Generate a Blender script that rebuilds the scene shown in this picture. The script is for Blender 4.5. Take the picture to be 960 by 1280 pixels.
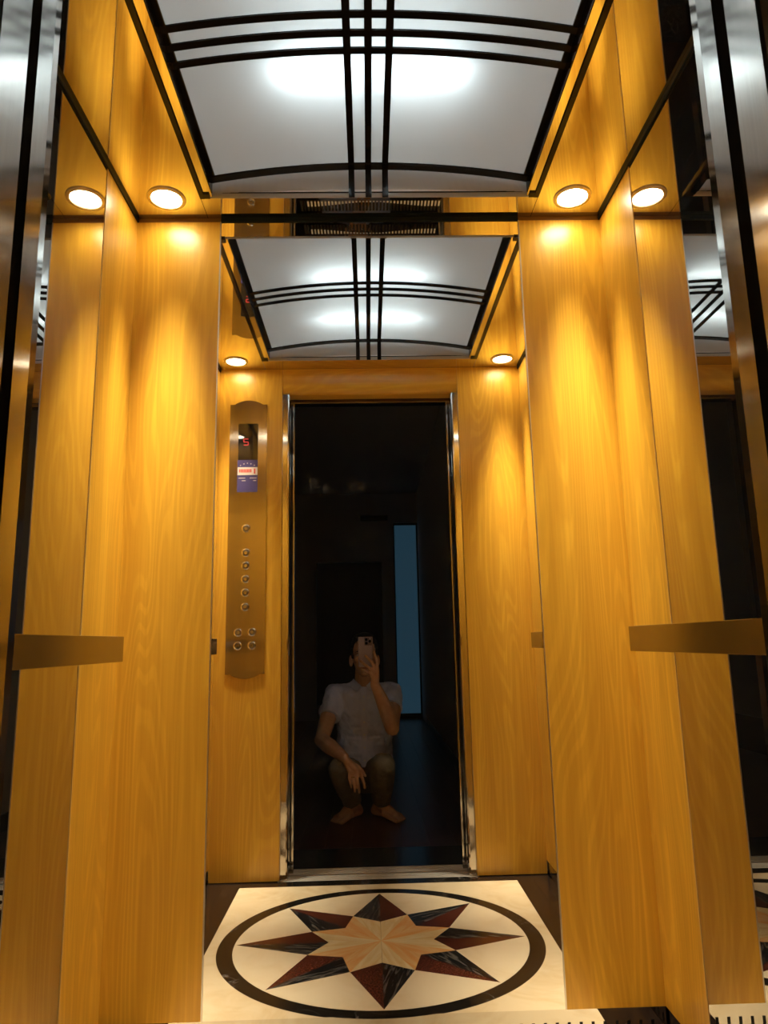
import bpy, bmesh, math, random
from mathutils import Vector, Matrix
random.seed(7)
for o in list(bpy.data.objects): bpy.data.objects.remove(o)
sc = bpy.context.scene
C = sc.collection

# ------------------------------------------------------------------ camera, world, exposure
# world frame: X right, Y into the lift (back mirror at Y = 0), Z up; the lens is the lens of the phone in the person's hand
F, PITCH, YAW, ROLL = 872.88, 0.1842, 0.0251, -0.0207
CAM = Vector((-0.0247, -1.900, 0.951))
fw = Vector((math.sin(YAW)*math.cos(PITCH), math.cos(YAW)*math.cos(PITCH), math.sin(PITCH)))
r0 = Vector((math.cos(YAW), -math.sin(YAW), 0)); u0 = r0.cross(fw)
ri = r0*math.cos(ROLL)+u0*math.sin(ROLL); up = -r0*math.sin(ROLL)+u0*math.cos(ROLL)
cd = bpy.data.cameras.new('camera'); cam = bpy.data.objects.new('camera', cd); C.objects.link(cam)
cd.sensor_fit = 'HORIZONTAL'; cd.sensor_width = 36; cd.lens = F*36/960; cd.clip_start = 0.01; cd.clip_end = 60
M_ = Matrix((ri, up, -fw)).transposed().to_4x4(); M_.translation = CAM; cam.matrix_world = M_
sc.camera = cam
w = bpy.data.worlds.new('world'); sc.world = w; w.use_nodes = True
w.node_tree.nodes['Background'].inputs[0].default_value = (0.02, 0.025, 0.035, 1)
w.node_tree.nodes['Background'].inputs[1].default_value = 0.0
vs = sc.view_settings
vs.view_transform = 'Standard'; vs.look = 'None'; vs.exposure = 0.0; vs.gamma = 1.0; vs.use_curve_mapping = False
SPOT, BEAM, SPREAD, TUBE, BLUE = 44.0, 2.4, 31, 36.0, 0.06
SPOTC, TUBEC = (1.0, 0.88, 0.66), (0.74, 0.92, 1.0)
cy = sc.cycles
cy.max_bounces = 20; cy.glossy_bounces = 16; cy.diffuse_bounces = 6; cy.transmission_bounces = 8
cy.sample_clamp_indirect = 6.0; cy.use_denoising = True; cy.blur_glossy = 0.3

# ------------------------------------------------------------------ materials
def mat(name, col=(.8,.8,.8), rough=.5, metal=0.0, spec=.5, emit=None, es=1.0):
    m = bpy.data.materials.new(name); m.use_nodes = True
    b = m.node_tree.nodes['Principled BSDF']
    b.inputs['Base Color'].default_value = (*col, 1); b.inputs['Roughness'].default_value = rough
    b.inputs['Metallic'].default_value = metal; b.inputs['Specular IOR Level'].default_value = spec
    if emit:
        b.inputs['Emission Color'].default_value = (*emit, 1); b.inputs['Emission Strength'].default_value = es
    return m
def N(m, t, **kw):
    n = m.node_tree.nodes.new(t)
    for k, v in kw.items(): setattr(n, k, v)
    return n
def LK(m, a, b): m.node_tree.links.new(a, b)
def ramp(m, fac, stops):
    r = N(m, 'ShaderNodeValToRGB'); cr = r.color_ramp
    while len(cr.elements) < len(stops): cr.elements.new(.5)
    for e, (p, c) in zip(cr.elements, stops): e.position = p; e.color = (*c, 1)
    LK(m, fac, r.inputs[0]); return r
def coords(m, scale, rot=(0,0,0), jitter=True):
    tc = N(m, 'ShaderNodeTexCoord'); mp = N(m, 'ShaderNodeMapping')
    mp.inputs['Scale'].default_value = scale; mp.inputs['Rotation'].default_value = rot
    LK(m, tc.outputs['Object'], mp.inputs['Vector'])
    if jitter:
        oi = N(m, 'ShaderNodeObjectInfo'); mu = N(m, 'ShaderNodeMath', operation='MULTIPLY'); mu.inputs[1].default_value = 40
        LK(m, oi.outputs['Random'], mu.inputs[0]); LK(m, mu.outputs[0], mp.inputs['Location'])
    return mp.outputs[0]
def noise(m, vec, scale=1, detail=4, rough=.55, dist=0):
    n = N(m, 'ShaderNodeTexNoise'); n.inputs['Scale'].default_value = scale; n.inputs['Detail'].default_value = detail
    n.inputs['Roughness'].default_value = rough; n.inputs['Distortion'].default_value = dist
    LK(m, vec, n.inputs['Vector']); return n.outputs['Fac']
def mixc(m, f, a, b, mode='MIX'):
    x = N(m, 'ShaderNodeMix', data_type='RGBA', blend_type=mode)
    if isinstance(f, (int, float)): x.inputs[0].default_value = f
    else: LK(m, f, x.inputs[0])
    for s, i in ((a, 6), (b, 7)):
        if isinstance(s, tuple): x.inputs[i].default_value = (*s, 1)
        else: LK(m, s, x.inputs[i])
    return x.outputs[2]
def bsdf(m): return m.node_tree.nodes['Principled BSDF']

def wood_mat(name, light, dark, vert=True, rough=.3):
    m = mat(name, light, rough)
    s = (1, 1, 1) if vert else (.05, 1, 20)
    base = coords(m, (1,1,1))
    # cathedral figure: rings of a slowly warped, strongly stretched field
    mp = N(m, 'ShaderNodeMapping'); mp.inputs['Scale'].default_value = (4.2, 4.2, .42) if vert else (.42, 4.2, 4.2)
    LK(m, base, mp.inputs['Vector'])
    n1 = noise(m, mp.outputs[0], 1.0, 2, .5, .4)
    mu = N(m, 'ShaderNodeMath', operation='MULTIPLY'); mu.inputs[1].default_value = 190; LK(m, n1, mu.inputs[0])
    sn = N(m, 'ShaderNodeMath', operation='SINE'); LK(m, mu.outputs[0], sn.inputs[0])
    r1 = ramp(m, sn.outputs[0], [(0.0, (.8,.8,.8)), (.35, (.5,.5,.5)), (.75, (0,0,0)), (1.0, (0,0,0))])
    mp2 = N(m, 'ShaderNodeMapping'); mp2.inputs['Scale'].default_value = (140, 140, 2.2) if vert else (2.2, 140, 140)
    LK(m, base, mp2.inputs['Vector'])
    n2 = noise(m, mp2.outputs[0], 1.0, 3, .6)
    mp3 = N(m, 'ShaderNodeMapping'); mp3.inputs['Scale'].default_value = (22, 22, .5) if vert else (.5, 22, 22)
    LK(m, base, mp3.inputs['Vector'])
    n3 = noise(m, mp3.outputs[0], 1.0, 3, .5)
    r2 = ramp(m, n2, [(.36, (0,0,0)), (.62, (1,1,1))]); r3 = ramp(m, n3, [(.3, (0,0,0)), (.7, (1,1,1))])
    mid = tuple((a+b)/2 for a, b in zip(light, dark))
    c = mixc(m, r3.outputs[0], mid, light)
    f = N(m, 'ShaderNodeMath', operation='MULTIPLY'); f.inputs[1].default_value = .36; LK(m, r1.outputs[0], f.inputs[0])
    c = mixc(m, f.outputs[0], c, dark)
    f2 = N(m, 'ShaderNodeMath', operation='MULTIPLY'); f2.inputs[1].default_value = .30; LK(m, r2.outputs[0], f2.inputs[0])
    c = mixc(m, f2.outputs[0], c, dark)
    LK(m, c, bsdf(m).inputs['Base Color'])
    return m
WL, WD = (.86, .515, .052), (.54, .255, .020)
wood = wood_mat('beech_laminate', WL, WD, rough=.30)
woodh = wood_mat('beech_laminate_horizontal', WL, WD, vert=False, rough=.34)

def mirror_mat(name, col, rough=0.0):
    return mat(name, col, rough, 1.0)
back_mirror = mirror_mat('clear_mirror', (.80,.79,.77))
# faint dust, finger marks, scratches, plus an even painted haze that lifts blacks
def add_smudges_and_haze(m, spots, amount):
    nt = m.node_tree; b = bsdf(m); out = nt.nodes['Material Output']
    geo = N(m, 'ShaderNodeNewGeometry')
    tot = None
    n = noise(m, geo.outputs['Position'], 42, 5, .62, .6)
    rr = ramp(m, n, [(.47, (0,0,0)), (.62, (1,1,1))])
    for (x, z, sx, sz, a) in spots:
        mp = N(m, 'ShaderNodeMapping', vector_type='TEXTURE'); mp.inputs['Location'].default_value = (x, 0, z); mp.inputs['Scale'].default_value = (sx, 1, sz)
        LK(m, geo.outputs['Position'], mp.inputs['Vector'])
        ln = N(m, 'ShaderNodeVectorMath', operation='LENGTH'); LK(m, mp.outputs[0], ln.inputs[0])
        mr = N(m, 'ShaderNodeMapRange', interpolation_type='SMOOTHSTEP'); mr.inputs[1].default_value = 1; mr.inputs[2].default_value = .25
        mr.inputs[3].default_value = 0; mr.inputs[4].default_value = a
        LK(m, ln.outputs['Value'], mr.inputs[0])
        if tot is None: tot = mr.outputs[0]
        else:
            ad = N(m, 'ShaderNodeMath', operation='ADD'); LK(m, tot, ad.inputs[0]); LK(m, mr.outputs[0], ad.inputs[1]); tot = ad.outputs[0]
    mu = N(m, 'ShaderNodeMath', operation='MULTIPLY'); LK(m, tot, mu.inputs[0]); LK(m, rr.outputs[0], mu.inputs[1])
    # scratches
    mp = N(m, 'ShaderNodeMapping'); mp.inputs['Rotation'].default_value = (0, .7, 0); mp.inputs['Scale'].default_value = (9, 1, 130); LK(m, geo.outputs['Position'], mp.inputs['Vector'])
    n2 = noise(m, mp.outputs[0], 1, 2, .5); r2 = ramp(m, n2, [(.76, (0,0,0)), (.80, (.25,.25,.25))])
    ad = N(m, 'ShaderNodeMath', operation='ADD'); LK(m, mu.outputs[0], ad.inputs[0]); LK(m, r2.outputs[0], ad.inputs[1])
    m2 = N(m, 'ShaderNodeMath', operation='MULTIPLY_ADD'); m2.inputs[1].default_value = amount; m2.inputs[2].default_value = .010; LK(m, ad.outputs[0], m2.inputs[0])  # constant term is the even haze brightening dark reflections
    df = N(m, 'ShaderNodeBsdfDiffuse'); df.inputs[0].default_value = (.66,.76,.9,1)  # bluish, to offset the warm light falling on the haze
    mx = N(m, 'ShaderNodeMixShader'); LK(m, m2.outputs[0], mx.inputs[0]); LK(m, b.outputs[0], mx.inputs[1]); LK(m, df.outputs[0], mx.inputs[2])
    LK(m, mx.outputs[0], out.inputs[0])
add_smudges_and_haze(back_mirror, [(-.165,1.388,.075,.035,1.0), (-.15,1.37,.03,.03,.8), (-.055,1.38,.045,.03,.9), (-.03,1.22,.07,.06,.4), (.187,1.235,.04,.05,.35),
                          (.19,1.17,.06,.08,.25), (-.17,.66,.05,.05,.5), (-.19,.52,.06,.06,.25), (-.08,1.10,.1,.06,.18), (.05,1.45,.25,.2,.10)], .085)
side_mirror = mirror_mat('side_mirror', (.58,.565,.54))
add_smudges_and_haze(side_mirror, [(0,1.2,50,2.2,.25)], .03)
ceil_mirror = mirror_mat('mirror_steel', (.78,.765,.73), .012)
chrome = mirror_mat('chrome', (.82,.80,.77), .08)
kick_steel = mirror_mat('polished_kick_steel', (.62,.61,.59), .03)
ROT = False
def brushed(name, col, rough=.26, aniso=.85):
    m = mat(name, col, rough, 1.0); b = bsdf(m); b.inputs['Anisotropic'].default_value = aniso
    g = N(m, 'ShaderNodeNewGeometry'); vm = N(m, 'ShaderNodeVectorMath', operation='CROSS_PRODUCT')
    LK(m, g.outputs['Normal'], vm.inputs[0]); vm.inputs[1].default_value = (0, 0, 1)
    LK(m, vm.outputs[0], b.inputs['Tangent']); b.inputs['Anisotropic Rotation'].default_value = .0 if not ROT else .25
    n = noise(m, coords(m, (220, 220, 2.0)), 1, 3)
    r = ramp(m, n, [(.3, tuple(c*.90 for c in col)), (.7, col)]); LK(m, r.outputs[0], b.inputs['Base Color'])
    return m
jamb_steel = brushed('brushed_jamb_steel', (.60,.57,.53), .10, .85)
plate_steel = brushed('brushed_plate_steel', (.52,.47,.41), .16, .9)
rail_steel = brushed('brushed_rail_steel', (.42,.38,.33), .22, .5)
black_gloss = mat('black_gloss', (.012,.010,.010), .10, spec=.22)
dark_trim = mat('dark_blue_black_trim', (.008,.018,.036), .5, spec=.12)
black = mat('black_matt', (.006,.006,.006), .8)
joint = mat('dark_joint', (.05,.045,.04), .9)
white_in = mat('white_box_lining', (.85,.85,.85), .8)
lens_m = mat('downlight_lens', (1,1,1), .5, emit=SPOTC, es=SPOT)
tube_m = mat('lamp_tube', (1,1,1), .5, emit=TUBEC, es=TUBE)
ring_m = mat('downlight_ring', (.72,.62,.45), .35, .6)
def diffuser_mat():
    m = bpy.data.materials.new('milky_acrylic'); m.use_nodes = True; nt = m.node_tree; nt.nodes.remove(nt.nodes['Principled BSDF'])
    t = N(m, 'ShaderNodeBsdfTranslucent'); t.inputs[0].default_value = (.62,.61,.59,1)
    d = N(m, 'ShaderNodeBsdfDiffuse'); d.inputs[0].default_value = (.62,.60,.57,1)
    g = N(m, 'ShaderNodeBsdfGlossy'); g.inputs['Roughness'].default_value = .12; g.inputs[0].default_value = (.9,.9,.9,1)
    a = N(m, 'ShaderNodeMixShader'); a.inputs[0].default_value = .45; LK(m, t.outputs[0], a.inputs[1]); LK(m, d.outputs[0], a.inputs[2])
    b = N(m, 'ShaderNodeMixShader'); b.inputs[0].default_value = .03; LK(m, a.outputs[0], b.inputs[1]); LK(m, g.outputs[0], b.inputs[2])
    LK(m, b.outputs[0], nt.nodes['Material Output'].inputs[0]); return m
acrylic = diffuser_mat()
def stone(name, base, vein, scale, lo, hi, rough=.16, stretch=(1,1,1), rot=(0,0,0), dist=1.5):
    m = mat(name, base, rough); v = coords(m, stretch, rot)
    n = noise(m, v, scale, 6, .6, dist); r = ramp(m, n, [(lo, base), (hi, vein)])
    LK(m, r.outputs[0], bsdf(m).inputs['Base Color']); return m
beige_marble = stone('beige_marble', (.80,.66,.43), (.68,.52,.30), 6, .45, .75)
cream_marble = stone('cream_marble', (.86,.74,.52), (.78,.64,.42), 5, .45, .75)
def black_marble_mat():
    m = mat('black_veined_marble', (.02,.015,.012), .12); v = coords(m, (1,1,1))
    n = noise(m, v, 7, 5, .55, 2.0)
    sb = N(m, 'ShaderNodeMath', operation='SUBTRACT'); sb.inputs[1].default_value = .5; LK(m, n, sb.inputs[0])
    ab = N(m, 'ShaderNodeMath', operation='ABSOLUTE'); LK(m, sb.outputs[0], ab.inputs[0])
    n2 = noise(m, v, 3, 3); r2 = ramp(m, n2, [(.5, (.0,.0,.0)), (.68, (1,1,1))])
    r = ramp(m, ab.outputs[0], [(.0, (.6,.55,.5)), (.008, (.06,.05,.04)), (.03, (.012,.010,.008))])
    c = mixc(m, r2.outputs[0], (.012,.010,.008), r.outputs[0]); LK(m, c, bsdf(m).inputs['Base Color']); return m
black_marble = black_marble_mat()
brown_marble = stone('dark_brown_marble', (.012,.007,.005), (.03,.018,.012), 8, .4, .8, .2)
red_granite = stone('dark_red_granite', (.085,.018,.010), (.13,.035,.018), 180, .4, .62, .2, dist=0)
grain_black = stone('black_grained_stone', (.012,.012,.013), (.16,.15,.14), 1.0, .50, .66, .16, stretch=(9,75,9), dist=1.2)
onyx_light = stone('pale_yellow_onyx', (.90,.79,.48), (.78,.58,.28), 1.0, .4, .7, .16, stretch=(6,45,6), dist=.8)
onyx_orange = stone('orange_onyx', (.84,.46,.16), (.88,.66,.34), 1.0, .4, .7, .16, stretch=(6,45,6), dist=.8)
alu = mat('sill_aluminium', (.72,.69,.63), .38, .35)
dark_granite = stone('dark_granite_threshold', (.008,.009,.011), (.03,.03,.032), 60, .45, .7, .15)
hall_wood = wood_mat('dark_red_hall_plank', (.075,.026,.014), (.03,.010,.006), rough=.3)
hall_paint = mat('grey_hall_paint', (.55,.58,.62), .7)
hall_ceil_m = mat('hall_ceiling_paint', (.4,.4,.4), .9)

# ------------------------------------------------------------------ mesh helpers
class MB:
    def __init__(s): s.v = []; s.f = []
    def add(s, vs, fs):
        o = len(s.v); s.v += [tuple(p) for p in vs]; s.f += [tuple(i+o for i in f) for f in fs]; return s
    def box(s, x0, x1, y0, y1, z0, z1, c=0.0):
        x0, x1 = min(x0,x1), max(x0,x1); y0, y1 = min(y0,y1), max(y0,y1); z0, z1 = min(z0,z1), max(z0,z1)
        if c <= 0:
            V = [(x,y,z) for z in (z0,z1) for y in (y0,y1) for x in (x0,x1)]
            return s.add(V, [(0,2,3,1),(4,5,7,6),(0,1,5,4),(2,6,7,3),(0,4,6,2),(1,3,7,5)])
        b = bmesh.new(); bmesh.ops.create_cube(b, size=1)
        for v in b.verts: v.co = Vector(((x0+x1)/2+v.co.x*(x1-x0), (y0+y1)/2+v.co.y*(y1-y0), (z0+z1)/2+v.co.z*(z1-z0)))
        bmesh.ops.bevel(b, geom=list(b.edges), offset=c, segments=2, affect='EDGES', profile=.5)
        b.verts.ensure_lookup_table(); b.verts.index_update()
        s.add([v.co[:] for v in b.verts], [[v.index for v in f.verts] for f in b.faces]); b.free(); return s
    def prism(s, poly, axis, a, b):
        # polygon in the two other axes (order: x,y,z minus axis), extruded along axis
        def P(p, t):
            l = list(p); l.insert(axis, t); return tuple(l)
        n = len(poly); V = [P(p,a) for p in poly]+[P(p,b) for p in poly]
        Fs = [(i,(i+1)%n,(i+1)%n+n,i+n) for i in range(n)]+[tuple(range(n))[::-1], tuple(range(n,2*n))]
        return s.add(V, Fs)
    def lathe(s, prof, n=32, origin=(0,0,0), axis='Z', closed=False):
        V = []; 
        for (r, h) in prof:
            for i in range(n):
                a = 2*math.pi*i/n; p = (r*math.cos(a), r*math.sin(a), h)
                if axis == 'Y': p = (p[0], p[2], p[1])
                if axis == 'X': p = (p[2], p[0], p[1])
                V.append((p[0]+origin[0], p[1]+origin[1], p[2]+origin[2]))
        m = len(prof); Fs = []
        for k in range(m if closed else m-1):
            for i in range(n):
                a = k*n+i; b_ = k*n+(i+1)%n; k2 = (k+1)%m
                Fs.append((a, b_, k2*n+(i+1)%n, k2*n+i))
        if not closed:
            Fs.append(tuple(range(n))[::-1]); Fs.append(tuple(range((m-1)*n, m*n)))
        return s.add(V, Fs)
    def ell(s, c, r, rot=None, nu=20, nv=12):
        V = []; Fs = []
        R = rot or Matrix.Identity(3)
        for j in range(1, nv):
            t = math.pi*j/nv
            for i in range(nu):
                a = 2*math.pi*i/nu
                V.append(tuple(Vector(c)+R@Vector((r[0]*math.sin(t)*math.cos(a), r[1]*math.sin(t)*math.sin(a), r[2]*math.cos(t)))))
        V.append(tuple(Vector(c)+R@Vector((0,0,r[2])))); V.append(tuple(Vector(c)+R@Vector((0,0,-r[2]))))
        top, bot = len(V)-2, len(V)-1
        for j in range(nv-2):
            for i in range(nu): Fs.append((j*nu+i, (j+1)*nu+i, (j+1)*nu+(i+1)%nu, j*nu+(i+1)%nu))
        for i in range(nu):
            Fs.append((top, i, (i+1)%nu)); Fs.append((bot, (nv-2)*nu+(i+1)%nu, (nv-2)*nu+i))
        return s.add(V, Fs)
    def cone(s, a, b, ra, rb, n=16, cap=True):
        # truncated cone, with rounded ends when cap
        a, b = Vector(a), Vector(b); d = (b-a).normalized(); t = d.orthogonal().normalized(); u = d.cross(t)
        rings = []
        if cap:
            for k in (60, 30): th = math.radians(k); rings.append((a-d*ra*math.sin(th), ra*math.cos(th)))
        rings += [(a, ra), (b, rb)]
        if cap:
            for k in (30, 60): th = math.radians(k); rings.append((b+d*rb*math.sin(th), rb*math.cos(th)))
        V = []; Fs = []
        for c_, r in rings:
            for i in range(n):
                an = 2*math.pi*i/n; V.append(tuple(c_+(t*math.cos(an)+u*math.sin(an))*r))
        for k in range(len(rings)-1):
            for i in range(n): Fs.append((k*n+i, k*n+(i+1)%n, (k+1)*n+(i+1)%n, (k+1)*n+i))
        Fs.append(tuple(range(n))[::-1]); Fs.append(tuple(range((len(rings)-1)*n, len(rings)*n)))
        return s.add(V, Fs)
    def chain(s, pts, n=14):
        for (a, ra), (b, rb) in zip(pts, pts[1:]): s.cone(a, b, ra, rb, n)
        return s
    def loft(s, rings, n=28):
        # rings: (center, rx, ry, rotation about X in rad)
        V = []; Fs = []
        for (c, rx, ry, tilt) in rings:
            for i in range(n):
                a = 2*math.pi*i/n; x, y = rx*math.copysign(abs(math.cos(a))**.85, math.cos(a)), ry*math.sin(a)
                V.append((c[0]+x, c[1]+y*math.cos(tilt), c[2]+y*math.sin(tilt)))
        for k in range(len(rings)-1):
            for i in range(n): Fs.append((k*n+i, k*n+(i+1)%n, (k+1)*n+(i+1)%n, (k+1)*n+i))
        Fs.append(tuple(range(n))[::-1]); Fs.append(tuple(range((len(rings)-1)*n, len(rings)*n)))
        return s.add(V, Fs)
    def mesh(s, name):
        me = bpy.data.meshes.new(name); me.from_pydata(s.v, [], s.f); me.validate()
        b = bmesh.new(); b.from_mesh(me); bmesh.ops.recalc_face_normals(b, faces=b.faces); b.to_mesh(me); b.free(); return me
    def build(s, name, m, parent=None, smooth=False):
        me = s.mesh(name); me.materials.append(m)
        if smooth: 
            for p in me.polygons: p.use_smooth = True
            me.set_sharp_from_angle(angle=math.radians(40))
        o = bpy.data.objects.new(name, me); C.objects.link(o); o.parent = parent
        return o
def tag(o, label=None, cat=None, group=None, kind=None):
    if label: o['label'] = label
    if cat: o['category'] = cat
    if group: o['group'] = group
    if kind: o['kind'] = kind
    return o
def empty(name, loc=(0,0,0)):
    o = bpy.data.objects.new(name, None); C.objects.link(o); o.location = loc; o.empty_display_size = .05; return o
def struct(name, label, cat): return tag(empty(name), label, cat, kind='structure')

W, H, L = .693, 2.206, 1.171
MX, S, KH = .445, .237, .055
# ------------------------------------------------------------------ lift car: back wall
wb = struct('wall_back', 'back wall of the lift, tall mirror between two light wood panels', 'wall')
for s in (-1, 1): MB().box(s*(MX+.002), s*W, 0, .03, KH, H-.001).build('wood_panel', wood, wb)
mb = MB().box(-MX, MX, .0015, .03, KH, H-.001).build('mirror_panel', back_mirror, wb); mb['label'] = 'full height mirror with faint smudges'
for s in (-1, 1): MB().box(s*(MX-.0005), s*(MX+.0025), -.0015, .03, KH, H-.012).build('edge_trim', mirror_mat('satin_edge', (.7,.66,.6), .35), wb)
MB().box(-W, W, .004, .03, 0, KH-.001).build('kickplate', kick_steel, wb)
def slots(name, parent, along, fixed, a, b, step=.0295):
    m = MB(); t = a
    while t < b:
        if along == 'x': m.box(t, t+.0075, fixed-.0006, fixed+.001, .006, .025)
        else: m.box(fixed-.0006, fixed+.0006, t, t+.0075, .006, .025)
        t += step
    o = m.build(name, black, parent); o['kind'] = 'stuff'; return o
slots('vent_slots', wb, 'x', .004, -W+.02, W-.02)
# side walls
edge_band = mat('pale_beech_edge', (.86,.60,.20), .5)
for s, nm in ((-1, 'left'), (1, 'right')):
    r = struct('wall_'+nm, 'side wall of the lift on the %s, mirror strip between wood panels' % nm, 'wall')
    for (y0, y1) in ((-S, 0), (-L, -(L-S))):
        MB().box(s*W, s*(W+.03), y0, y1, KH, H-.001).build('wood_panel', wood, r)
    MB().box(s*(W+.001), s*(W+.03), -(L-S)+.001, -S-.001, KH, H-.001).build('mirror_panel', side_mirror, r)
    for y in (-S-.0015, -(L-S)+.0015): MB().box(s*(W-.0006), s*(W+.02), y-.0012, y+.0012, KH, H-.012).build('edge_trim', edge_band, r)
    MB().box(s*(W+.004), s*(W+.03), -L, 0, 0, KH-.001).build('kickplate', kick_steel, r)
    slots('vent_slots', r, 'y', s*(W+.004), -L+.02, -.02)
# strips in place of the recessed ceiling gap, its shade put into their colour
gap_brown = mat('brown_shadow_gap', (.20,.10,.03), .5)
n_ = 1
for (x0,x1,y0,y1,lb,mt) in ((-MX,MX,-.003,.0014,'above the back mirror',dark_trim),(-W+.004,-MX-.0005,-.0005,.0014,'over the left back wood panel',gap_brown),(MX+.0005,W-.004,-.0005,.0014,'over the right back wood panel',gap_brown),
                         (-W,-W+.004,-L,0,'above the left side mirror',dark_trim),(W-.004,W,-L,0,'above the right side mirror',dark_trim)):
    o = MB().box(x0,x1,y0,y1,H-.013,H-.0005).build('trim_%d' % n_, mt); tag(o, 'thin dark strip painted as the shadow gap along the ceiling edge '+lb, 'trim', kind='structure'); n_ += 1
# ------------------------------------------------------------------ front wall with transom
wf = struct('wall_front', 'front wall of the lift, wood panels either side of doorway, seen in mirror', 'wall')
DJ = .405
for s in (-1, 1): MB().box(s*DJ, s*W, -L-.016, -L, 0.004, H-.001).build('wood_panel', wood, wf)
prof = [(-L, H-.001), (-L, 2.150)]
for k in range(1, 9):
    t = k/8*math.pi/2; prof.append((-L-.036*(1-math.cos(t)), 2.150-.062*math.sin(t)))
prof += [(-1.262, 2.088), (-1.262, H-.001)]
MB().prism(prof, 0, -DJ+.001, DJ-.001).build('transom', woodh, wf, True)
# unseen black closure added over the transom so light does not leak
MB().box(-W, W, -1.262, -L-.036, H, H+.02).build('top_closure', black, wf)
# ------------------------------------------------------------------ doorway
dr = struct('door_1', 'open lift doorway with brushed steel jambs and metal sill', 'doorway')
for s in (-1, 1):
    cj = [(s*x, y) for x, y in ((.412,-1.1875),(.381,-1.1875),(.375,-1.1905),(.372,-1.209),(.372,-1.240),(.412,-1.240))]
    MB().prism(cj, 2, 0, 2.088).build('car_jamb', jamb_steel, dr)
    lj = [(s*x, y) for x, y in ((.360,-1.282),(.360,-1.332),(.363,-1.335),(.44,-1.335),(.44,-1.282))]
    MB().prism(lj, 2, 0, 2.14).build('landing_jamb', jamb_steel, dr)
    MB().box(s*.412, s*.425, -1.34, -1.1875, 0, 2.3).build('door_pocket', black, dr)
MB().box(-.36, .36, -1.335, -1.282, 2.076, 2.14).build('landing_header', jamb_steel, dr)
MB().box(-.412, .412, -1.282, -1.262, 2.10, 2.2).build('header_gap', black, dr)
def sill(y0, y1, nm):
    m = MB().box(-.412, .412, y0, y1, -.02, -.006)
    k = 4; wdt = (y1-y0)/(2*k-1)
    for i in range(k): m.box(-.412, .412, y0+2*i*wdt, y0+(2*i+1)*wdt, -.006, 0.0)
    return m.build(nm, alu, dr)
sill(-1.240, -1.176, 'car_sill'); sill(-1.335, -1.262, 'landing_sill')
# ------------------------------------------------------------------ ceiling
ce = struct('ceiling', 'mirror polished lift ceiling with downlights and arched light panel', 'ceiling')
FX, FY0, FY1 = .484, -1.065, -.100
g = .0008
for s in (-1, 1): MB().box(s*(FX+g), s*(W+.03), -L, 0.03, H, H+.012).build('ceiling_sheet', ceil_mirror, ce)
MB().box(-FX+g, FX-g, FY1, .03, H, H+.012).build('ceiling_sheet', ceil_mirror, ce)
MB().box(-FX+g, FX-g, -L, FY0, H, H+.012).build('ceiling_sheet', ceil_mirror, ce)
m = MB().box(-.8,.8,-1.3,.05,H+.25,H+.27)
for (a,b,c_,d_) in ((-.8,-.78,-1.3,.05),(.78,.8,-1.3,.05),(-.8,.8,-1.3,-1.28),(-.8,.8,.03,.05)): m.box(a,b,c_,d_,H+.012,H+.25)
m.build('light_block_cover', black, ce)  # unseen black cover added above the car to block light
# vent grille
vg = tag(empty('vent_grille', (0,-.057,H)), 'slotted ventilation grille in the ceiling just above the back mirror', 'vent')
def rel(o, root): o.location = -root.location; return o
m = MB(); m2 = MB()
for i in range(41):
    x = -.200+i*.010; u = abs(i-20)/20
    m.box(x-.0027, x+.0027, -.080, -.034, H-.0008, H+.0006)
    top = -.080+.004+.020*min(1, max(0, (u-.15)*1.6))
    if i > 1: m2.box(x-.0026, x+.0026, -.080, top, H-.0012, H-.0004)
o = rel(m.build('slots', black, vg), vg); o['kind'] = 'stuff'
o = rel(m2.build('blower_edges', mat('pale_blower', (.75,.80,.82), .4), vg), vg); o['kind'] = 'stuff'
MB().box(-.207,.207,-.0855,-.084,H-.001,H+.0005).build('lip', chrome, vg).location = -vg.location
# ------------------------------------------------------------------ arched light panel
lp = tag(empty('arched_light_panel', (0,-.58,H)), 'arched white ceiling light panel with crossing black strips', 'ceiling light')
EX, EZ, RISE = .446, .037, .041          # diffuser edge half width, edge height, arch rise
def arch(x): return H+EZ+RISE*(1-(x/EX)**2)
LY0, LY1 = -1.045, -.118
def lpb(mb, name, mt, smooth=False): o = mb.build(name, mt, lp, smooth); o.location = -lp.location; return o
for s in (-1, 1):
    lpb(MB().box(s*.471, s*FX, FY0, FY1, H-.006, H+.004), 'side_rail', black_gloss)
    lpb(MB().box(s*.449, s*.471, FY0+.001, FY1-.001, H-.001, H+.002), 'side_flange', ceil_mirror)
    lpb(MB().box(s*(EX+.0002), s*.4488, LY0, LY1, H-.001, H+EZ+.004), 'side_reveal', black_gloss)
    lpb(MB().prism([(s*(EX+.001),H+EZ-.002),(s*(EX-.012),arch(EX-.012)-.004),(s*(EX-.012),arch(EX-.012)+.0005),(s*(EX+.001),H+EZ+.003)], 1, LY0, LY1), 'edge_strip', black_gloss)
nx = 40
def curved(y0, y1, off, th, x0=-EX, x1=EX, n=nx):
    m = MB(); V = []; Fs = []
    for i in range(n+1):
        x = x0+(x1-x0)*i/n; z = arch(x)+off
        V += [(x,y0,z),(x,y1,z),(x,y0,z+th),(x,y1,z+th)]
    for i in range(n):
        a, b = 4*i, 4*(i+1)
        Fs += [(a,a+1,b+1,b),(a+2,b+2,b+3,a+3),(a,b,b+2,a+2),(a+1,a+3,b+3,b+1)]
    Fs += [(0,2,3,1),(4*n,4*n+1,4*n+3,4*n+2)]
    return m.add(V, Fs)
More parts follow.
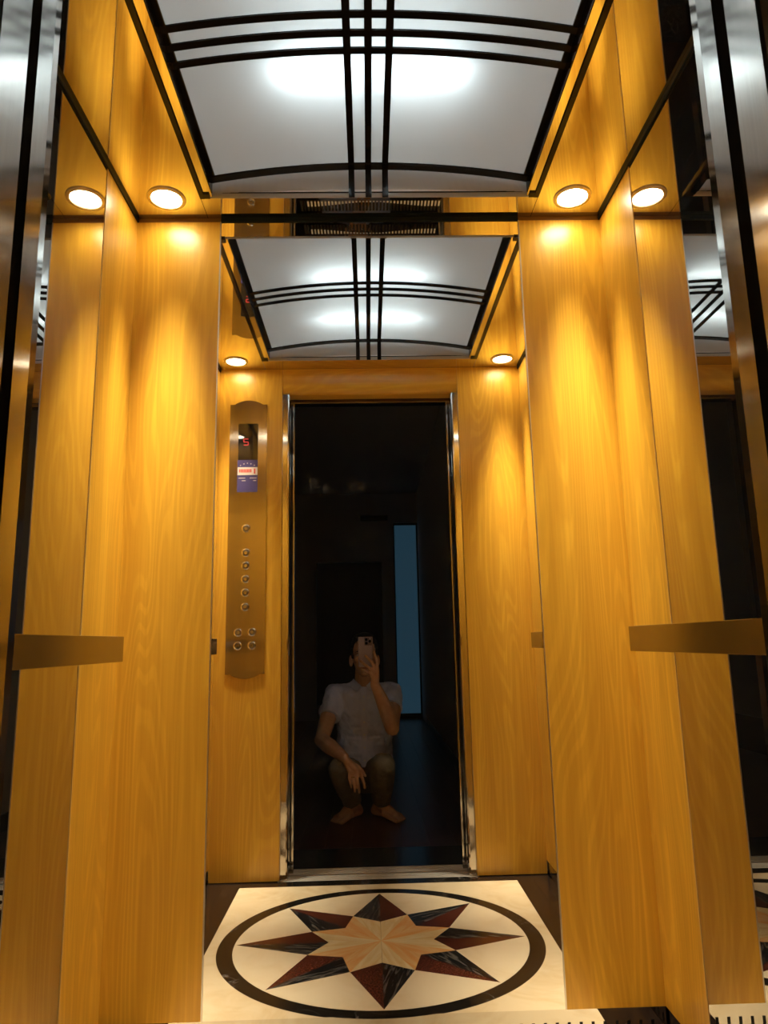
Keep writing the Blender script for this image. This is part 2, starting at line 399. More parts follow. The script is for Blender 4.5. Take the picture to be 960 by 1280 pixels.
def sheet(y0, y1):
    V = []; 
    for i in range(nx+1):
        x = -EX+2*EX*i/nx; V += [(x,y0,arch(x)),(x,y1,arch(x))]
    return MB().add(V, [(2*i,2*i+1,2*i+3,2*i+2) for i in range(nx)])
lpb(sheet(LY0, LY1), 'diffuser', acrylic, True)
for (yt, yb) in ((LY1, FY1), (LY0, FY0)):
    V = []
    for i in range(nx+1):
        x = -1+2*i/nx; V += [(x*EX, yt, arch(x*EX)), (x*.472, yb, H-.004)]
    lpb(MB().add(V, [(2*i,2*i+1,2*i+3,2*i+2) for i in range(nx)]), 'end_lunette', acrylic)
    sg = 1 if yt == LY1 else -1
    lpb(curved(yt-sg*.024, yt, -.006, .007), 'end_arch_strip', black_gloss, True)
    ym = yb+(yt-yb)*.22; lpb(MB().box(-.471,.471,ym-.0012,ym+.0012,H+.009,H+.012), 'seam_line', black_gloss)
    for xs in (-.053,-.005,.043):
        w2 = .0085; ins = -sg*.0015
        V = [(xs-w2,yt+ins,arch(xs)),(xs+w2,yt+ins,arch(xs)),(xs+w2,yb+ins,H-.004),(xs-w2,yb+ins,H-.004)]
        V += [(a,b-sg*.002,c_) for a,b,c_ in V]
        lpb(MB().add(V, [(0,1,2,3),(7,6,5,4),(0,4,5,1),(1,5,6,2),(2,6,7,3),(3,7,4,0)]), 'strip_end', black_gloss)
    for s in (-1,1): lpb(MB().box(s*.455,s*.471,yb,yb-sg*.02,H-.0055,H+.018), 'corner_block', black_gloss)
for xs in (-.053,-.005,.043): lpb(curved(LY0, LY1, -.0035, .004, xs-.0085, xs+.0085, 3), 'long_strip', black_gloss, True)
for ys in (-.618,-.571,-.524): lpb(curved(ys-.0085, ys+.0085, -.0042, .0045), 'cross_strip', black_gloss, True)
# housing of the fitting (white lined) and its lamps
m = MB().box(-.46,.46,-1.06,-.105,H+.165,H+.170)
for (a,b,c_,d_) in ((-.465,-.46,-1.06,-.105),(.46,.465,-1.06,-.105)): m.box(a,b,c_,d_,H+.04,H+.17)
for (c_,d_) in ((-1.065,-1.06),(-.105,-.10)): m.box(-.465,.465,c_,d_,H+.012,H+.17)
lpb(m, 'lamp_housing', white_in)
for y in (-.470, -.815):
    for s in (-1, 1):
        o = lpb(MB().lathe([(.002,0),(.012,0),(.012,.20),(.002,.20)], 16, (.02*s if s > 0 else -.22, y, H+.108), 'X'), 'lamp_tube', tube_m, True)
# ------------------------------------------------------------------ downlights
spots = [(-.580,-.097,'beside the back mirror, left corner of ceiling'), (.584,-.094,'beside the back mirror, right corner of ceiling'),
         (-.602,-1.075,'above the control panel, seen in the mirror'), (.602,-1.078,'above the plain front wood panel, seen in the mirror')]
for x, y, lb in spots:
    r = tag(empty('downlight', (x,y,H)), 'round recessed glowing downlight '+lb, 'downlight', 'ceiling downlights')
    o = MB().lathe([(.054,-.0006),(.053,-.003),(.048,-.0052),(.043,-.0050),(.041,-.0015),(.041,.004),(.054,.004)], 40, closed=True).build('ring', ring_m, r, True)
    ld = bpy.data.lights.new('lamp', 'AREA'); ld.shape = 'DISK'; ld.size = .076; ld.energy = BEAM; ld.color = SPOTC; ld.spread = math.radians(SPREAD)
    lo = bpy.data.objects.new('lamp', ld); C.objects.link(lo); lo.parent = r; lo.location = (0,0,-.0055)
    o = MB().lathe([(.0005,-.0020),(.030,-.0020),(.0412,-.0012),(.0412,.002)], 40).build('lens', lens_m, r, True)
# ------------------------------------------------------------------ handrails
for s, lb in ((-1, 'on the left lift wall'), (1, 'on the right lift wall')):
    r = tag(empty('handrail', (s*W, -.55, .947)), 'flat brushed steel handrail '+lb, 'handrail', 'handrails of the lift')
    def hb(mb, n, mt, sm=False): o = mb.build(n, mt, r, sm); o.location = -r.location; return o
    hb(MB().box(s*.640, s*.648, -.990, -.102, .916, .978, .0012), 'bar', rail_steel)
    for y in (-.28, -.82):
        b_ = hb(MB().lathe([(.010,0),(.010,.045)], 20, (.648 if s > 0 else -.693, y, .947), 'X'), 'bracket', rail_steel, True)
        f_ = MB().lathe([(.022,0),(.022,.004)], 24, (.689 if s > 0 else -.693, y, .947), 'X').build('rosette', rail_steel, b_, True)
# ------------------------------------------------------------------ floor with star medallion
fl = struct('floor', 'lift floor of inlaid marble with eight pointed star medallion', 'floor')
MB().box(-W-.03, W+.03, -1.176, .03, -.03, -.011).build('screed', joint, fl)
MC = (0.0, -.577); SX, SY = .468, .432
def pt(r, a): return (MC[0]+r*SX*math.cos(a), MC[1]-r*SY*math.sin(a))
def piece(poly, name, mt, ang=0.0, inset=.0005):
    cx = sum(p[0] for p in poly)/len(poly); cyy = sum(p[1] for p in poly)/len(poly)
    ca, sa = math.cos(-ang), math.sin(-ang); lo = []
    for p in poly:
        dx, dy = p[0]-cx, p[1]-cyy; l = math.hypot(dx, dy) or 1; k = (l-inset*1.6)/l; dx *= k; dy *= k
        lo.append((dx*ca-dy*sa, dx*sa+dy*ca))
    o = MB().prism(lo, 2, -.010, 0).build(name, mt, fl); o.location = (cx, cyy, 0); o.rotation_euler = (0,0,ang); return o
RI, RO = 1.012, 1.118
for k in range(8):
    a = k*math.pi/4; hb_ = math.pi/8
    tip, vl, vr, bs = pt(1.0, a), pt(.535, a+hb_), pt(.535, a-hb_), pt(.365, a)
    piece([tip, vl, bs], 'star_point_black', grain_black, -a+.25)
    piece([tip, bs, vr], 'star_point_red', red_granite, -a)
    nb = pt(.365, a+math.pi/4); c0 = MC
    piece([c0, bs, vl], 'star_core_orange' if k % 2 else 'star_core_pale', onyx_orange if k % 2 else onyx_light, -(a+.2))
    piece([c0, vl, nb], 'star_core_pale' if k % 2 else 'star_core_orange', onyx_light if k % 2 else onyx_orange, -(a+.5))
    n = 10
    arc = [pt(RI, a+math.pi/4*i/n) for i in range(n+1)]
    piece(arc+[pt(1.0, a+math.pi/4), vl, tip], 'field_stone', cream_marble, 0, 0)
    off = .31
    oa = [pt(RI+.002, a+off+math.pi/4*i/n) for i in range(n+1)]; ob = [pt(RO, a+off+math.pi/4*i/n) for i in range(n+1)]
    piece(oa+ob[::-1], 'ring_stone', black_marble, 0, 0)
BX, BY0 = .556, -1.115
n = 128; V = []; Fs = []
for z in (-.010, 0.0):
    for i in range(n):
        a = 2*math.pi*i/n+math.pi/4; e = pt(RO+.001, a)
        dx, dy = math.cos(a), -math.sin(a)
        # outer rectangle point along the ray through equal parameter
        k = max(abs(dx), abs(dy)); ux, uy = dx/k, dy/k
        cxr, cyr = 0, (BY0-.001)/2
        V += [(e[0], e[1], z), (ux*(BX-.0007), cyr+uy*(-(BY0)-.001)/2, z)]
for i in range(n):
    j = (i+1) % n; a0, b0, a1, b1 = 2*i, 2*i+1, 2*j, 2*j+1; o2 = 2*n
    Fs += [(a0+o2, b0+o2, b1+o2, a1+o2), (a0, a1, b1, b0), (a0, a0+o2, a1+o2, a1), (b0, b1, b1+o2, b0+o2)]
MB().add(V, Fs).build('beige_slab', beige_marble, fl)
for s in (-1, 1):
    for (x0, x1) in ((BX, .622), (.622, W+.004)):
        for (y0, y1) in ((-.56, 0), (BY0, -.56)): MB().box(s*(x0+.0006), s*(x1-.0006), y0+.0005, y1-.0005, -.010, 0).build('border_stone', brown_marble, fl)
    MB().box(s*.4055, s*(W), -L+.001, BY0-.0005, -.010, 0).build('border_stone', brown_marble, fl)
MB().box(-.4045, .4045, -1.1755, BY0-.0005, -.010, 0).build('border_stone', black_marble, fl)
# ------------------------------------------------------------------ car control panel
cp = tag(empty('control_panel', (-.557, -L, 1.43)), 'tall steel lift control panel with round buttons beside doorway, seen in mirror', 'control panel')
def cpb(mb, n, mt, par=None, sm=False):
    o = mb.build(n, mt, par or cp, sm)
    o.location = -cp.location if par is None else (0,0,0)
    return o
px0, px1, pz0, pz1 = -.641, -.473, .828, 2.034
poly = [(px0, pz0)]
for i in range(13):
    t = i/12; poly.append((px0+.02+(px1-px0-.04)*t, pz0-.020*math.sin(math.pi*t)**.8))
poly.append((px1, pz0)); poly.append((px1, pz1))
for i in range(13):
    t = i/12; poly.append((px1-.02-(px1-px0-.04)*t, pz1+.020*math.sin(math.pi*t)**.8))
poly.append((px0, pz1))
Yp = -L+.004
cpb(MB().prism(poly, 1, -L+.0003, Yp), 'plate', plate_steel)
ds = cpb(MB().box(-.602,-.513, Yp-.001, Yp+.0012, 1.765, 1.943), 'display', mat('display_glass', (.006,.006,.007), .03, spec=.9))
red_led = mat('red_led', (.3,.02,.02), .5, emit=(1,.05,.04), es=.5)
zc, xc_ = 1.856, -.567; dw, dh = .010, .014; m = MB(); y0, y1 = Yp+.0010, Yp+.0016
m.box(xc_-dw, xc_+dw, y0, y1, zc+dh-.002, zc+dh+.002); m.box(xc_-dw, xc_+dw, y0, y1, zc-.002, zc+.002); m.box(xc_-dw, xc_+dw, y0, y1, zc-dh-.002, zc-dh+.002)
m.box(xc_-dw-.002, xc_-dw+.002, y0, y1, zc, zc+dh); m.box(xc_+dw-.002, xc_+dw+.002, y0, y1, zc-dh, zc)
MB.build(m, 'floor_digit', red_led, ds)
st = cpb(MB().box(-.604,-.513, Yp-.001, Yp+.0018, 1.624, 1.772), 'sticker', mat('purple_sticker', (.045,.035,.13), .4))
st_w, st_r = mat('sticker_white', (.62,.55,.50), .5), mat('sticker_red', (.55,.06,.04), .5)
MB().box(-.603,-.5135, Yp+.0016, Yp+.0022, 1.702, 1.738).build('white_band', st_w, st)
m = MB(); x = -.596
for wd in (.007,.006,.007,.003,.007,.006,.008,.006,.007): 
    m.box(x, x+wd*.8, Yp+.0020, Yp+.0025, 1.714, 1.729); x += wd
m.box(-.530,-.523, Yp+.0020, Yp+.0025, 1.708, 1.731); m.build('red_print', st_r, st)['kind'] = 'stuff'
m = MB()
for i in range(5): m.box(-.590+i*.0155-.002, -.590+i*.0155+.002, Yp+.0016, Yp+.0022, 1.746+.010*math.sin(math.pi*i/4)-.0015, 1.746+.010*math.sin(math.pi*i/4)+.0025)
for (a,b,z) in ((-.598,-.568,1.688),(-.548,-.518,1.688),(-.584,-.566,1.676),(-.532,-.519,1.676)): m.box(a,b,Yp+.0016,Yp+.0020,z-.0014,z+.0014)
m.build('white_print', st_w, st)['kind'] = 'stuff'
btn_dark = mat('button_cap_steel', (.30,.26,.20), .3, 1.0)
ring_me = cap_me = dot_me = None
for (bx, bz) in [(-.561,1.458)]+[(-.560,z) for z in (1.350,1.293,1.234,1.175,1.113)]+[(-.588,1.004),(-.528,1.005),(-.589,.947),(-.528,.948)]:
    if ring_me is None:
        ring_me = MB().lathe([(.0135,.0),(.0135,.004),(.0155,.0062),(.0182,.0045),(.0190,.0)], 28, closed=True, axis='Y').mesh('ring'); ring_me.materials.append(chrome)
        cap_me = MB().lathe([(.0133,-.001),(.0133,.0022),(.0115,.0032),(.0005,.0032)], 28, axis='Y').mesh('button'); cap_me.materials.append(btn_dark)
        dot_me = MB().lathe([(.0035,.003),(.0035,.0040),(.0058,.0040),(.0058,.003)], 16, closed=True, axis='Y').mesh('mark'); dot_me.materials.append(chrome)
        for me in (ring_me, cap_me, dot_me):
            for p in me.polygons: p.use_smooth = True
            me.set_sharp_from_angle(angle=math.radians(35))
    b_ = bpy.data.objects.new('button', cap_me); C.objects.link(b_); b_.parent = cp; b_.location = Vector((bx, Yp, bz))-cp.location
    for nme, me in (('bezel', ring_me), ('mark', dot_me)):
        q = bpy.data.objects.new(nme, me); C.objects.link(q); q.parent = b_
# ------------------------------------------------------------------ landing hall
fh = struct('floor_hall', 'dark reddish wood plank floor of the unlit hall, seen in mirror', 'floor')
MB().box(-3.2, .75, -9.5, -1.335, -.04, -.0125).build('subfloor', joint, fh)
MB().box(-.9, .75, -1.62, -1.3355, -.012, 0).build('stone_threshold', dark_granite, fh)
k = 0
for x in [i*.125 for i in range(-14, 6)]:
    off = (k*.37) % 1.2; y = -1.621; k += 1; first = True
    while y > -9.4:
        ln = (1.3-off) if first else 1.6; first = False; y2 = max(y-ln, -9.45)
        MB().box(x+.0006, x+.1244, y2+.0006, y-.0006, -.012, 0).build('plank', hall_wood, fh); y = y2
wh = struct('wall_hall', 'grey painted hall wall around the lift entrance', 'wall')
for s in (-1, 1): MB().box(s*.44, s*.76 if s > 0 else -3.2, -1.334, -1.22, 0, 2.9).build('wall_piece', hall_paint, wh)
MB().box(-.44, .44, -1.334, -1.282, 2.14, 2.9).build('lintel', hall_paint, wh)
o = MB().prism([(.600,-1.335),(.640,-7.2),(.75,-7.2),(.75,-1.335)], 2, 0, 2.9).build('wall_hall_right', hall_paint); tag(o, 'plain grey hall wall on the right in the mirror', 'wall', kind='structure')
o = MB().prism([(.592,-1.335),(.632,-6.5),(.641,-6.5),(.601,-1.335)], 2, 0, .09).build('baseboard_right', mat('dark_baseboard', (.03,.02,.016), .4)); tag(o, 'low dark baseboard along the right hall wall', 'baseboard', kind='structure')
o = MB().box(-3.2,-3.1,-9.5,-1.335,0,2.9).build('wall_hall_left', hall_paint); tag(o, 'far left wall of the dark hall', 'wall', kind='structure')
FYH = -7.2
wr_ = struct('wall_hall_far', 'far grey wall of the hall with a dark open doorway, in mirror', 'wall')
MB().box(-3.2, -.70, FYH-.1, FYH, 0, 2.9).build('wall_piece', hall_paint, wr_)
MB().box(-.70, .16, FYH-.1, FYH, 1.99, 2.9).build('lintel', hall_paint, wr_)
MB().box(.16, .32, FYH-.1, FYH, 0, 2.9).build('wall_piece', hall_paint, wr_)
MB().box(.32, .72, FYH-.1, FYH, 2.5, 2.9).build('lintel', hall_paint, wr_)
o = MB().box(-3.2,.75,-9.5,-1.335,2.9,2.95).build('ceiling_hall', hall_ceil_m); tag(o, 'dark ceiling of the unlit hall', 'ceiling', kind='structure')
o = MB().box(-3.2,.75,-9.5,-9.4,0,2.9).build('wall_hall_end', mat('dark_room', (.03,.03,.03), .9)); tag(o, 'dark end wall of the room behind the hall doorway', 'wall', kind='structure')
bw = tag(empty('window_1', (.47,FYH-.05,0)), 'tall narrow blue lit frosted window at the end of the hall', 'window', kind='structure')
blue_m = mat('blue_frosted_glass', (.1,.22,.3), .4, emit=(.20,.62,1.0), es=BLUE)
o = MB().box(.335,.62,FYH-.06,FYH-.04,.06,2.47).build('pane', blue_m, bw); o.location = -bw.location
for (a,b,c_,d_) in ((.32,.335,0,2.5),(.62,.70,0,2.5),(.32,.70,2.47,2.5),(.32,.70,0,.06)):
    o = MB().box(a,b,FYH-.08,FYH-.02,c_,d_).build('frame', black, bw); o.location = -bw.location
av = tag(empty('air_vent', (.07,FYH,2.56)), 'small dark air vent high on the far hall wall', 'vent')
o = MB().box(-.11,.25,FYH-.001,FYH+.02,2.53,2.60,.004).build('vent_frame', black, av); o.location = -av.location
for i in range(4):
    o = MB().box(-.10,.24,FYH+.02,FYH+.024,2.537+i*.015,2.545+i*.015).build('slat', dark_trim, av); o.location = -av.location

# ------------------------------------------------------------------ squatting person with phone (seen in the back mirror)
skin = mat('skin', (.50,.27,.15), .5); bsdf(skin).inputs['Subsurface Weight'].default_value = .08; bsdf(skin).inputs['Subsurface Radius'].default_value = (.01,.004,.002)
v_ = coords(skin, (1,1,1), jitter=False); LK(skin, ramp(skin, noise(skin, v_, 30, 4), [(.3,(.44,.22,.12)),(.7,(.54,.30,.17))]).outputs[0], bsdf(skin).inputs['Base Color'])
hair_m = mat('black_hair', (.010,.008,.007), .5)
v_ = coords(hair_m, (300,300,60), jitter=False); LK(hair_m, ramp(hair_m, noise(hair_m, v_, 1, 2), [(.3,(.005,.004,.004)),(.7,(.022,.017,.014))]).outputs[0], bsdf(hair_m).inputs['Base Color'])
shirt_m = mat('grey_blue_shirt_cloth', (.42,.42,.47), .85)
v_ = coords(shirt_m, (1,1,1), jitter=False)
wv = N(shirt_m, 'ShaderNodeTexWave', wave_type='BANDS', bands_direction='X'); wv.inputs['Scale'].default_value = 60; wv.inputs['Distortion'].default_value = 1.0; wv.inputs['Detail'].default_value = 1
LK(shirt_m, v_, wv.inputs['Vector']); LK(shirt_m, ramp(shirt_m, wv.outputs['Fac'], [(.2,(.44,.48,.68)),(.8,(.58,.61,.80))]).outputs[0], bsdf(shirt_m).inputs['Base Color'])
pants_m = mat('olive_khaki_trousers', (.26,.22,.15), .85)
v_ = coords(pants_m, (1,1,1), jitter=False); LK(pants_m, ramp(pants_m, noise(pants_m, v_, 120, 3), [(.3,(.15,.13,.09)),(.7,(.20,.17,.12))]).outputs[0], bsdf(pants_m).inputs['Base Color'])
def remesh(mb, name, mt, parent, voxel, iters=6, factor=.5, wrinkle=None):
    me = mb.mesh(name+'_raw'); o = bpy.data.objects.new(name+'_raw', me); C.objects.link(o)
    r = o.modifiers.new('r', 'REMESH'); r.mode = 'VOXEL'; r.voxel_size = voxel; r.use_smooth_shade = True
    sm = o.modifiers.new('s', 'SMOOTH'); sm.iterations = iters; sm.factor = factor
    if wrinkle:
        tx = bpy.data.textures.new('folds', 'CLOUDS'); tx.noise_scale = wrinkle[1]; tx.noise_depth = 2
        dm = o.modifiers.new('d', 'DISPLACE'); dm.texture = tx; dm.strength = wrinkle[0]; dm.mid_level = .5
    dg = bpy.context.evaluated_depsgraph_get(); me2 = bpy.data.meshes.new_from_object(o.evaluated_get(dg))
    bpy.data.objects.remove(o); me2.name = name; me2.materials.clear(); me2.materials.append(mt)
    for p in me2.polygons: p.use_smooth = True
    q = bpy.data.objects.new(name, me2); C.objects.link(q); q.parent = parent
    if parent: q.location = -parent.location
    return q
ps = tag(empty('person', (-.06,-2.2,0)), 'person squatting barefoot in grey-blue short sleeved shirt and khaki trousers, reflected in mirror', 'person')
# joints
hipL, hipR = (-.135,-2.37,.20), (.015,-2.37,.20)
kneeL, kneeR = (-.185,-1.965,.300), (.040,-1.950,.315)
ankL, ankR = (-.125,-2.205,.075), (.028,-2.205,.075)
shL, shR = (-.222,-2.285,.655), (.098,-2.285,.655)
elL, elR = (-.292,-2.09,.430), (.094,-2.03,.492)
wrL, wrR = (-.163,-1.905,.366), (.004,-1.938,.732)
HC = (-.052,-2.205,.878)                                   # head centre
B = MB()
# torso core and neck
B.loft([((-.06,-2.38,.16),.13,.10,0),((-.06,-2.37,.30),.125,.09,0),((-.06,-2.33,.46),.13,.09,.05),((-.062,-2.30,.60),.145,.095,.1),((-.062,-2.295,.675),.115,.07,.0),((-.06,-2.28,.715),.055,.05,0)])
B.chain([((-.06,-2.275,.70),.054),((-.056,-2.235,.80),.050)])
# head: cranium, face, jaw, chin, nose, brow, cheeks, ears
B.ell((HC[0],HC[1]-.005,HC[2]+.035),(.072,.090,.085))
B.ell((HC[0],HC[1]+.022,HC[2]-.025),(.062,.068,.085))
B.ell((HC[0],HC[1]+.040,HC[2]-.075),(.043,.045,.045))
B.ell((HC[0],HC[1]+.072,HC[2]-.098),(.020,.016,.016))
B.chain([((HC[0],HC[1]+.086,HC[2]+.012),.007),((HC[0],HC[1]+.104,HC[2]-.030),.011)]); B.ell((HC[0],HC[1]+.095,HC[2]-.033),(.018,.011,.010))
B.ell((HC[0],HC[1]+.080,HC[2]+.022),(.050,.012,.010))
for s_ in (-1, 1):
    B.ell((HC[0]+s_*.038,HC[1]+.062,HC[2]-.018),(.022,.020,.022))
    B.ell((HC[0]+s_*.077,HC[1]-.008,HC[2]-.030),(.011,.020,.033), Matrix.Rotation(s_*.35,3,'Z'))
B.ell((HC[0],HC[1]+.086,HC[2]-.062),(.024,.010,.006)); B.ell((HC[0],HC[1]+.083,HC[2]-.073),(.022,.011,.008))
# arms
B.chain([(shL,.052),((-.262,-2.18,.535),.047),(elL,.038)]); B.chain([(elL,.040),((-.245,-2.02,.408),.043),(wrL,.027)])
B.chain([(shR,.052),((.102,-2.15,.570),.047),(elR,.038)]); B.chain([(elR,.040),((.070,-1.995,.575),.043),(wrR,.026)])
# legs inside the trousers and feet
for h_, k_, a_, tx in ((hipL,kneeL,ankL,(-.212,-2.085)),(hipR,kneeR,ankR,(.128,-2.085))):
    B.chain([(h_,.070),(k_,.050)]); B.chain([(k_,.048),(a_,.034)])
    a = Vector(a_); t = Vector((tx[0],tx[1],.018)); d = (t-a); d.z = 0; L_ = d.length; d.normalize(); sd = Vector((-d.y, d.x, 0))
    heel = a-d*.045; heel.z = .030
    B.chain([(a,.034),(heel,.029)])
    ball = a+d*(L_-.035)
    B.chain([(a+Vector((0,0,-.01)),.034),(Vector((*(a+d*.05).xy,.045)),.033),(Vector((*ball.xy,.024)),.023)])
    out = 1 if h_ is hipL else -1
    for i in range(5):
        # big toe on the inner side
        of = (i-2)*.0165*out
        root = ball+sd*of*1.05; root.z = .020; ln = (.046,.044,.040,.034,.027)[i]; rr = (.0125,.0095,.0090,.0085,.0080)[i]
        base = a+d*.06+sd*of*.8; base.z = .030
        B.chain([(base,.018),(root,.014)])
        tip = root+d*ln+sd*of*.15; tip.z = rr+.0008
        B.chain([(root,rr+.002),(tip,rr)])
    B.chain([(heel,.027),(Vector((*ball.xy,.022)),.020)])
# left hand hanging relaxed from the knee
def finger(pts, r0, r1):
    n = len(pts)-1
    B.chain([(p, r0+(r1-r0)*i/n) for i, p in enumerate(pts)], 10)
kn = {'i':(-.082,-1.874,.303),'m':(-.101,-1.868,.296),'r':(-.119,-1.866,.298),'p':(-.135,-1.869,.306)}
for f_, p in kn.items(): B.chain([((-.158,-1.903,.360),.020),(p,.0125)], 10)
B.chain([((-.155,-1.895,.355),.021),((-.108,-1.872,.312),.019)])
finger([kn['i'],(-.070,-1.862,.268),(-.061,-1.864,.240),(-.058,-1.872,.219)],.0100,.0070)
finger([kn['m'],(-.094,-1.853,.257),(-.088,-1.854,.225),(-.086,-1.862,.200)],.0102,.0070)
finger([kn['r'],(-.115,-1.852,.260),(-.110,-1.853,.230),(-.107,-1.860,.206)],.0098,.0068)
finger([kn['p'],(-.136,-1.858,.272),(-.131,-1.860,.247),(-.126,-1.866,.224)],.0088,.0062)
finger([(-.140,-1.893,.345),(-.092,-1.888,.322),(-.068,-1.882,.298),(-.055,-1.880,.277)],.0130,.0078)
# right hand holding the phone: palm beside and behind its lower right edge, fingers over its back
PB = -1.9075                                                # back face of the phone
B.chain([(wrR,.024),((.006,-1.925,.778),.024)]); B.chain([((.010,-1.922,.775),.020),((.014,-1.913,.812),.015)])
B.chain([((-.002,-1.925,.772),.020),((-.018,-1.908,.792),.014)]); B.chain([((.004,-1.922,.776),.020),((-.004,-1.906,.808),.015)])
finger([(.018,-1.910,.808),(.017,-1.900,.850),(.008,-1.897,.880),(.002,-1.897,.902)],.0098,.0065)
finger([(.004,-1.904,.814),(-.008,-1.892,.845),(-.028,-1.891,.866),(-.043,-1.896,.881)],.0100,.0068)
finger([(-.010,-1.904,.803),(-.032,-1.889,.822),(-.055,-1.890,.842),(-.072,-1.896,.856)],.0098,.0066)
finger([(-.022,-1.910,.790),(-.042,-1.895,.798),(-.054,-1.897,.806),(-.064,-1.902,.812)],.0088,.0060)
finger([(.012,-1.935,.765),(.010,-1.945,.800),(-.004,-1.940,.832),(-.022,-1.932,.852)],.0130,.0085)
body = remesh(B, 'body', skin, ps, .0036, 3, .5)
# eyes and mouth line
for s_ in (-1, 1):
    MB().ell((HC[0]+s_*.031,HC[1]+.0805,HC[2]+.004),(.0115,.006,.0042)).build('eye', mat('eye_white', (.7,.68,.64), .2), ps, True).location = -ps.location
    MB().ell((HC[0]+s_*.031,HC[1]+.0855,HC[2]+.004),(.0046,.0025,.0042)).build('iris', mat('iris', (.02,.012,.008), .15), ps, True).location = -ps.location
    MB().chain([((HC[0]+s_*.014,HC[1]+.0905,HC[2]+.0235),.0028),((HC[0]+s_*.034,HC[1]+.0885,HC[2]+.0255),.0032),((HC[0]+s_*.050,HC[1]+.076,HC[2]+.021),.0025)], 8).build('eyebrow', hair_m, ps, True).location = -ps.location
MB().ell((HC[0],HC[1]+.094,HC[2]-.0675),(.021,.004,.0035)).build('lips', mat('lips', (.36,.14,.10), .5), ps, True).location = -ps.location
# short black hair
Hm = MB(); Hm.ell((HC[0],HC[1]-.018,HC[2]+.047),(.079,.092,.086)); Hm.ell((HC[0],HC[1]-.045,HC[2]+.000),(.076,.066,.070))
for i in range(26):
    a = i*2.399; rr = .055*math.sqrt(i/26); Hm.ell((HC[0]+rr*math.cos(a),HC[1]-.010+rr*1.1*math.sin(a),HC[2]+.118-rr*rr*7),(.018,.018,.014), nu=10, nv=7)
for s_ in (-1, 1): Hm.chain([((HC[0]+s_*.070,HC[1]+.020,HC[2]+.030),.010),((HC[0]+s_*.068,HC[1]+.018,HC[2]-.012),.007)])
remesh(Hm, 'hair', hair_m, ps, .005, 3, .5, (.006,.012))
# shirt
Sm = MB()
Sm.loft([((-.06,-2.375,.270),.165,.135,0),((-.06,-2.365,.33),.163,.132,0),((-.06,-2.335,.44),.158,.118,.05),((-.06,-2.305,.56),.170,.118,.1),((-.06,-2.295,.64),.178,.108,.12),((-.06,-2.290,.688),.145,.088,.05),((-.06,-2.284,.712),.084,.072,-.18),((-.058,-2.282,.730),.068,.064,-.35)])
Sm.loft([((-.055,-2.27,.255),.10,.04,0),((-.058,-2.27,.33),.12,.06,0),((-.06,-2.27,.42),.12,.06,0)])
for sh, el, k in ((shL,elL,.50),(shR,elR,.46)):
    a, b = Vector(sh), Vector(el); mid = a.lerp(b,k)
    Sm.cone(a+Vector((0,0,.002)), mid, .066, .064, 20, cap=False); Sm.ell(a+Vector((0,0,.002)),(.066,.066,.066))
    Sm.cone(a.lerp(Vector((-.06,-2.29,.64)),.5), a, .072, .066, 20)
shirt = remesh(Sm, 'shirt', shirt_m, ps, .0055, 4, .5, (.022,.055))
def on_shirt(mb, n, mt): o = mb.build(n, mt, shirt, True); return o
# collar wings, placket, buttons, pocket
col_m = shirt_m
for s_ in (-1, 1):
    V = [(-.058+s_*.060,-2.285,.752),(-.058+s_*.045,-2.222,.742),(-.058+s_*.014,-2.196,.716),(-.058+s_*.034,-2.186,.686),(-.058+s_*.066,-2.206,.700),(-.058+s_*.080,-2.270,.722)]
    V = [(x,y+.012*max(0,min(1,(y+2.285)/.06)),z-.006) for x,y,z in V]; V2 = [(x,y-.006,z-.002) for x,y,z in V]
    on_shirt(MB().add(V+V2, [(0,1,2,3,4,5),(11,10,9,8,7,6)]+[(i,(i+1)%6,(i+1)%6+6,i+6) for i in range(6)]), 'collar_wing', col_m)
def fy(z): 
    pts = ((.27,-2.232),(.33,-2.208),(.44,-2.213),(.56,-2.185),(.64,-2.186),(.69,-2.200),(.72,-2.208))
    for (z0,y0_),(z1,y1_) in zip(pts, pts[1:]):
        if z <= z1: return y0_+(y1_-y0_)*(z-z0)/(z1-z0)
    return pts[-1][1]
V = []; nz = 24
for i in range(nz+1):
    z = .268+(.700-.268)*i/nz; y = fy(z)
    V += [(-.073,y-.004,z),(-.043,y-.004,z),(-.043,y+.010,z),(-.073,y+.010,z)]
Fs = []
for i in range(nz):
    a = 4*i; Fs += [(a+j,a+(j+1)%4,a+4+(j+1)%4,a+4+j) for j in range(4)]
Fs += [(3,2,1,0),(4*nz,4*nz+1,4*nz+2,4*nz+3)]
on_shirt(MB().add(V, Fs), 'placket', shirt_m)
bt_m = mat('shirt_button', (.6,.58,.55), .3)
for z in (.30,.37,.44,.51,.58,.65): on_shirt(MB().lathe([(.0005,0),(.0055,0),(.0055,.002),(.0005,.002)], 14, (-.058,fy(z)+.010,z), 'Y'), 'shirt_button', bt_m)
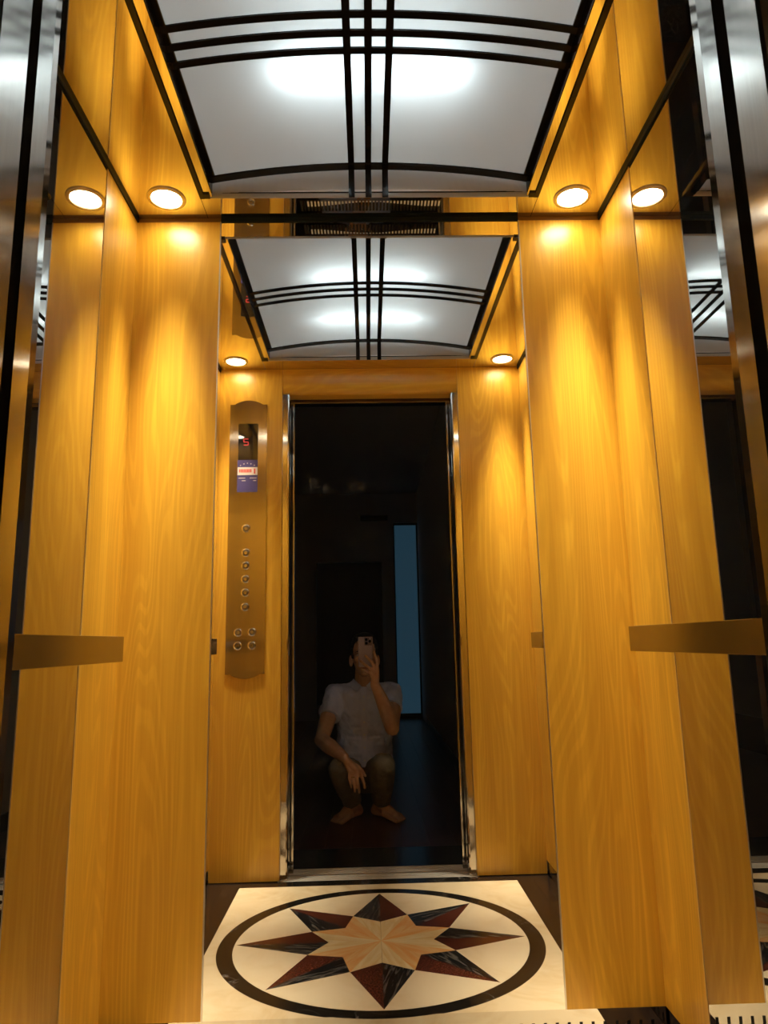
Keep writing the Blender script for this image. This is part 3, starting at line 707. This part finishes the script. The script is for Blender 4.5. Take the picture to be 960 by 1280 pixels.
# trousers
Pm = MB()
Pm.loft([((-.06,-2.40,.105),.11,.08,0),((-.06,-2.395,.15),.155,.115,0),((-.06,-2.39,.22),.165,.130,0),((-.06,-2.38,.30),.155,.122,0)])
for h_, k_, a_ in ((hipL,kneeL,ankL),(hipR,kneeR,ankR)):
    h, k, a = Vector(h_), Vector(k_), Vector(a_)
    Pm.chain([(h,.092),(h.lerp(k,.5)+Vector((0,0,-.005)),.080),(k,.064)])
    Pm.chain([(k,.064),(k.lerp(a,.3)+Vector((0,.0,-.004)),.066)])
    Pm.cone(k.lerp(a,.3), k.lerp(a,.90), .066, .054, 20, cap=False)
    Pm.ell(k+Vector((0,.012,.006)),(.058,.055,.058))
remesh(Pm, 'trousers', pants_m, ps, .0055, 5, .5, (.014,.045))
# thin ring on the hanging hand
MB().lathe([(.0098,-.0015),(.0112,-.0015),(.0112,.0015),(.0098,.0015)], 20, closed=True).build('finger_ring', mat('gold_ring', (.8,.6,.25), .25, 1.0), ps, True).location = Vector((-.1165,-1.858,.276))-ps.location
# ------------------------------------------------------------------ phone in the raised hand
ph = tag(empty('phone', (-.0435,-1.912,.9)), 'mauve grey smartphone held up in front of the face, reflected in mirror', 'phone')
ph_m = mat('mauve_phone_back', (.30,.24,.27), .35); ph_g = mat('lens_glass', (.004,.004,.006), .04)
def phb(mb, n, mt, par=None, sm=False): o = mb.build(n, mt, par or ph, sm); o.location = -ph.location if par is None else (0,0,0); return o
phb(MB().box(-.0825,-.0045,PB-.0085,PB,.822,.981,.0035), 'phone_case', ph_m)
phb(MB().box(-.0795,-.0075,PB-.0092,PB-.0080,.826,.977,.0004), 'screen', ph_g)
bump = phb(MB().box(-.0480,-.0090,PB-.001,PB+.0020,.936,.976,.0012), 'camera_bump', mat('camera_bump', (.16,.13,.15), .2))
for (x_, z_) in ((-.0385,.966),(-.0385,.947),(-.0195,.957)): phb(MB().lathe([(.0005,0),(.0058,0),(.0072,.0),(.0072,-.002),(.0005,-.002)], 24, (x_,PB+.0034,z_), 'Y'), 'lens', ph_g, bump, True)
phb(MB().lathe([(.0005,0),(.0028,0),(.0028,-.001),(.0005,-.001)], 16, (-.0185,PB+.0026,.970), 'Y'), 'flash', mat('flash', (.9,.88,.8), .2), bump, True)
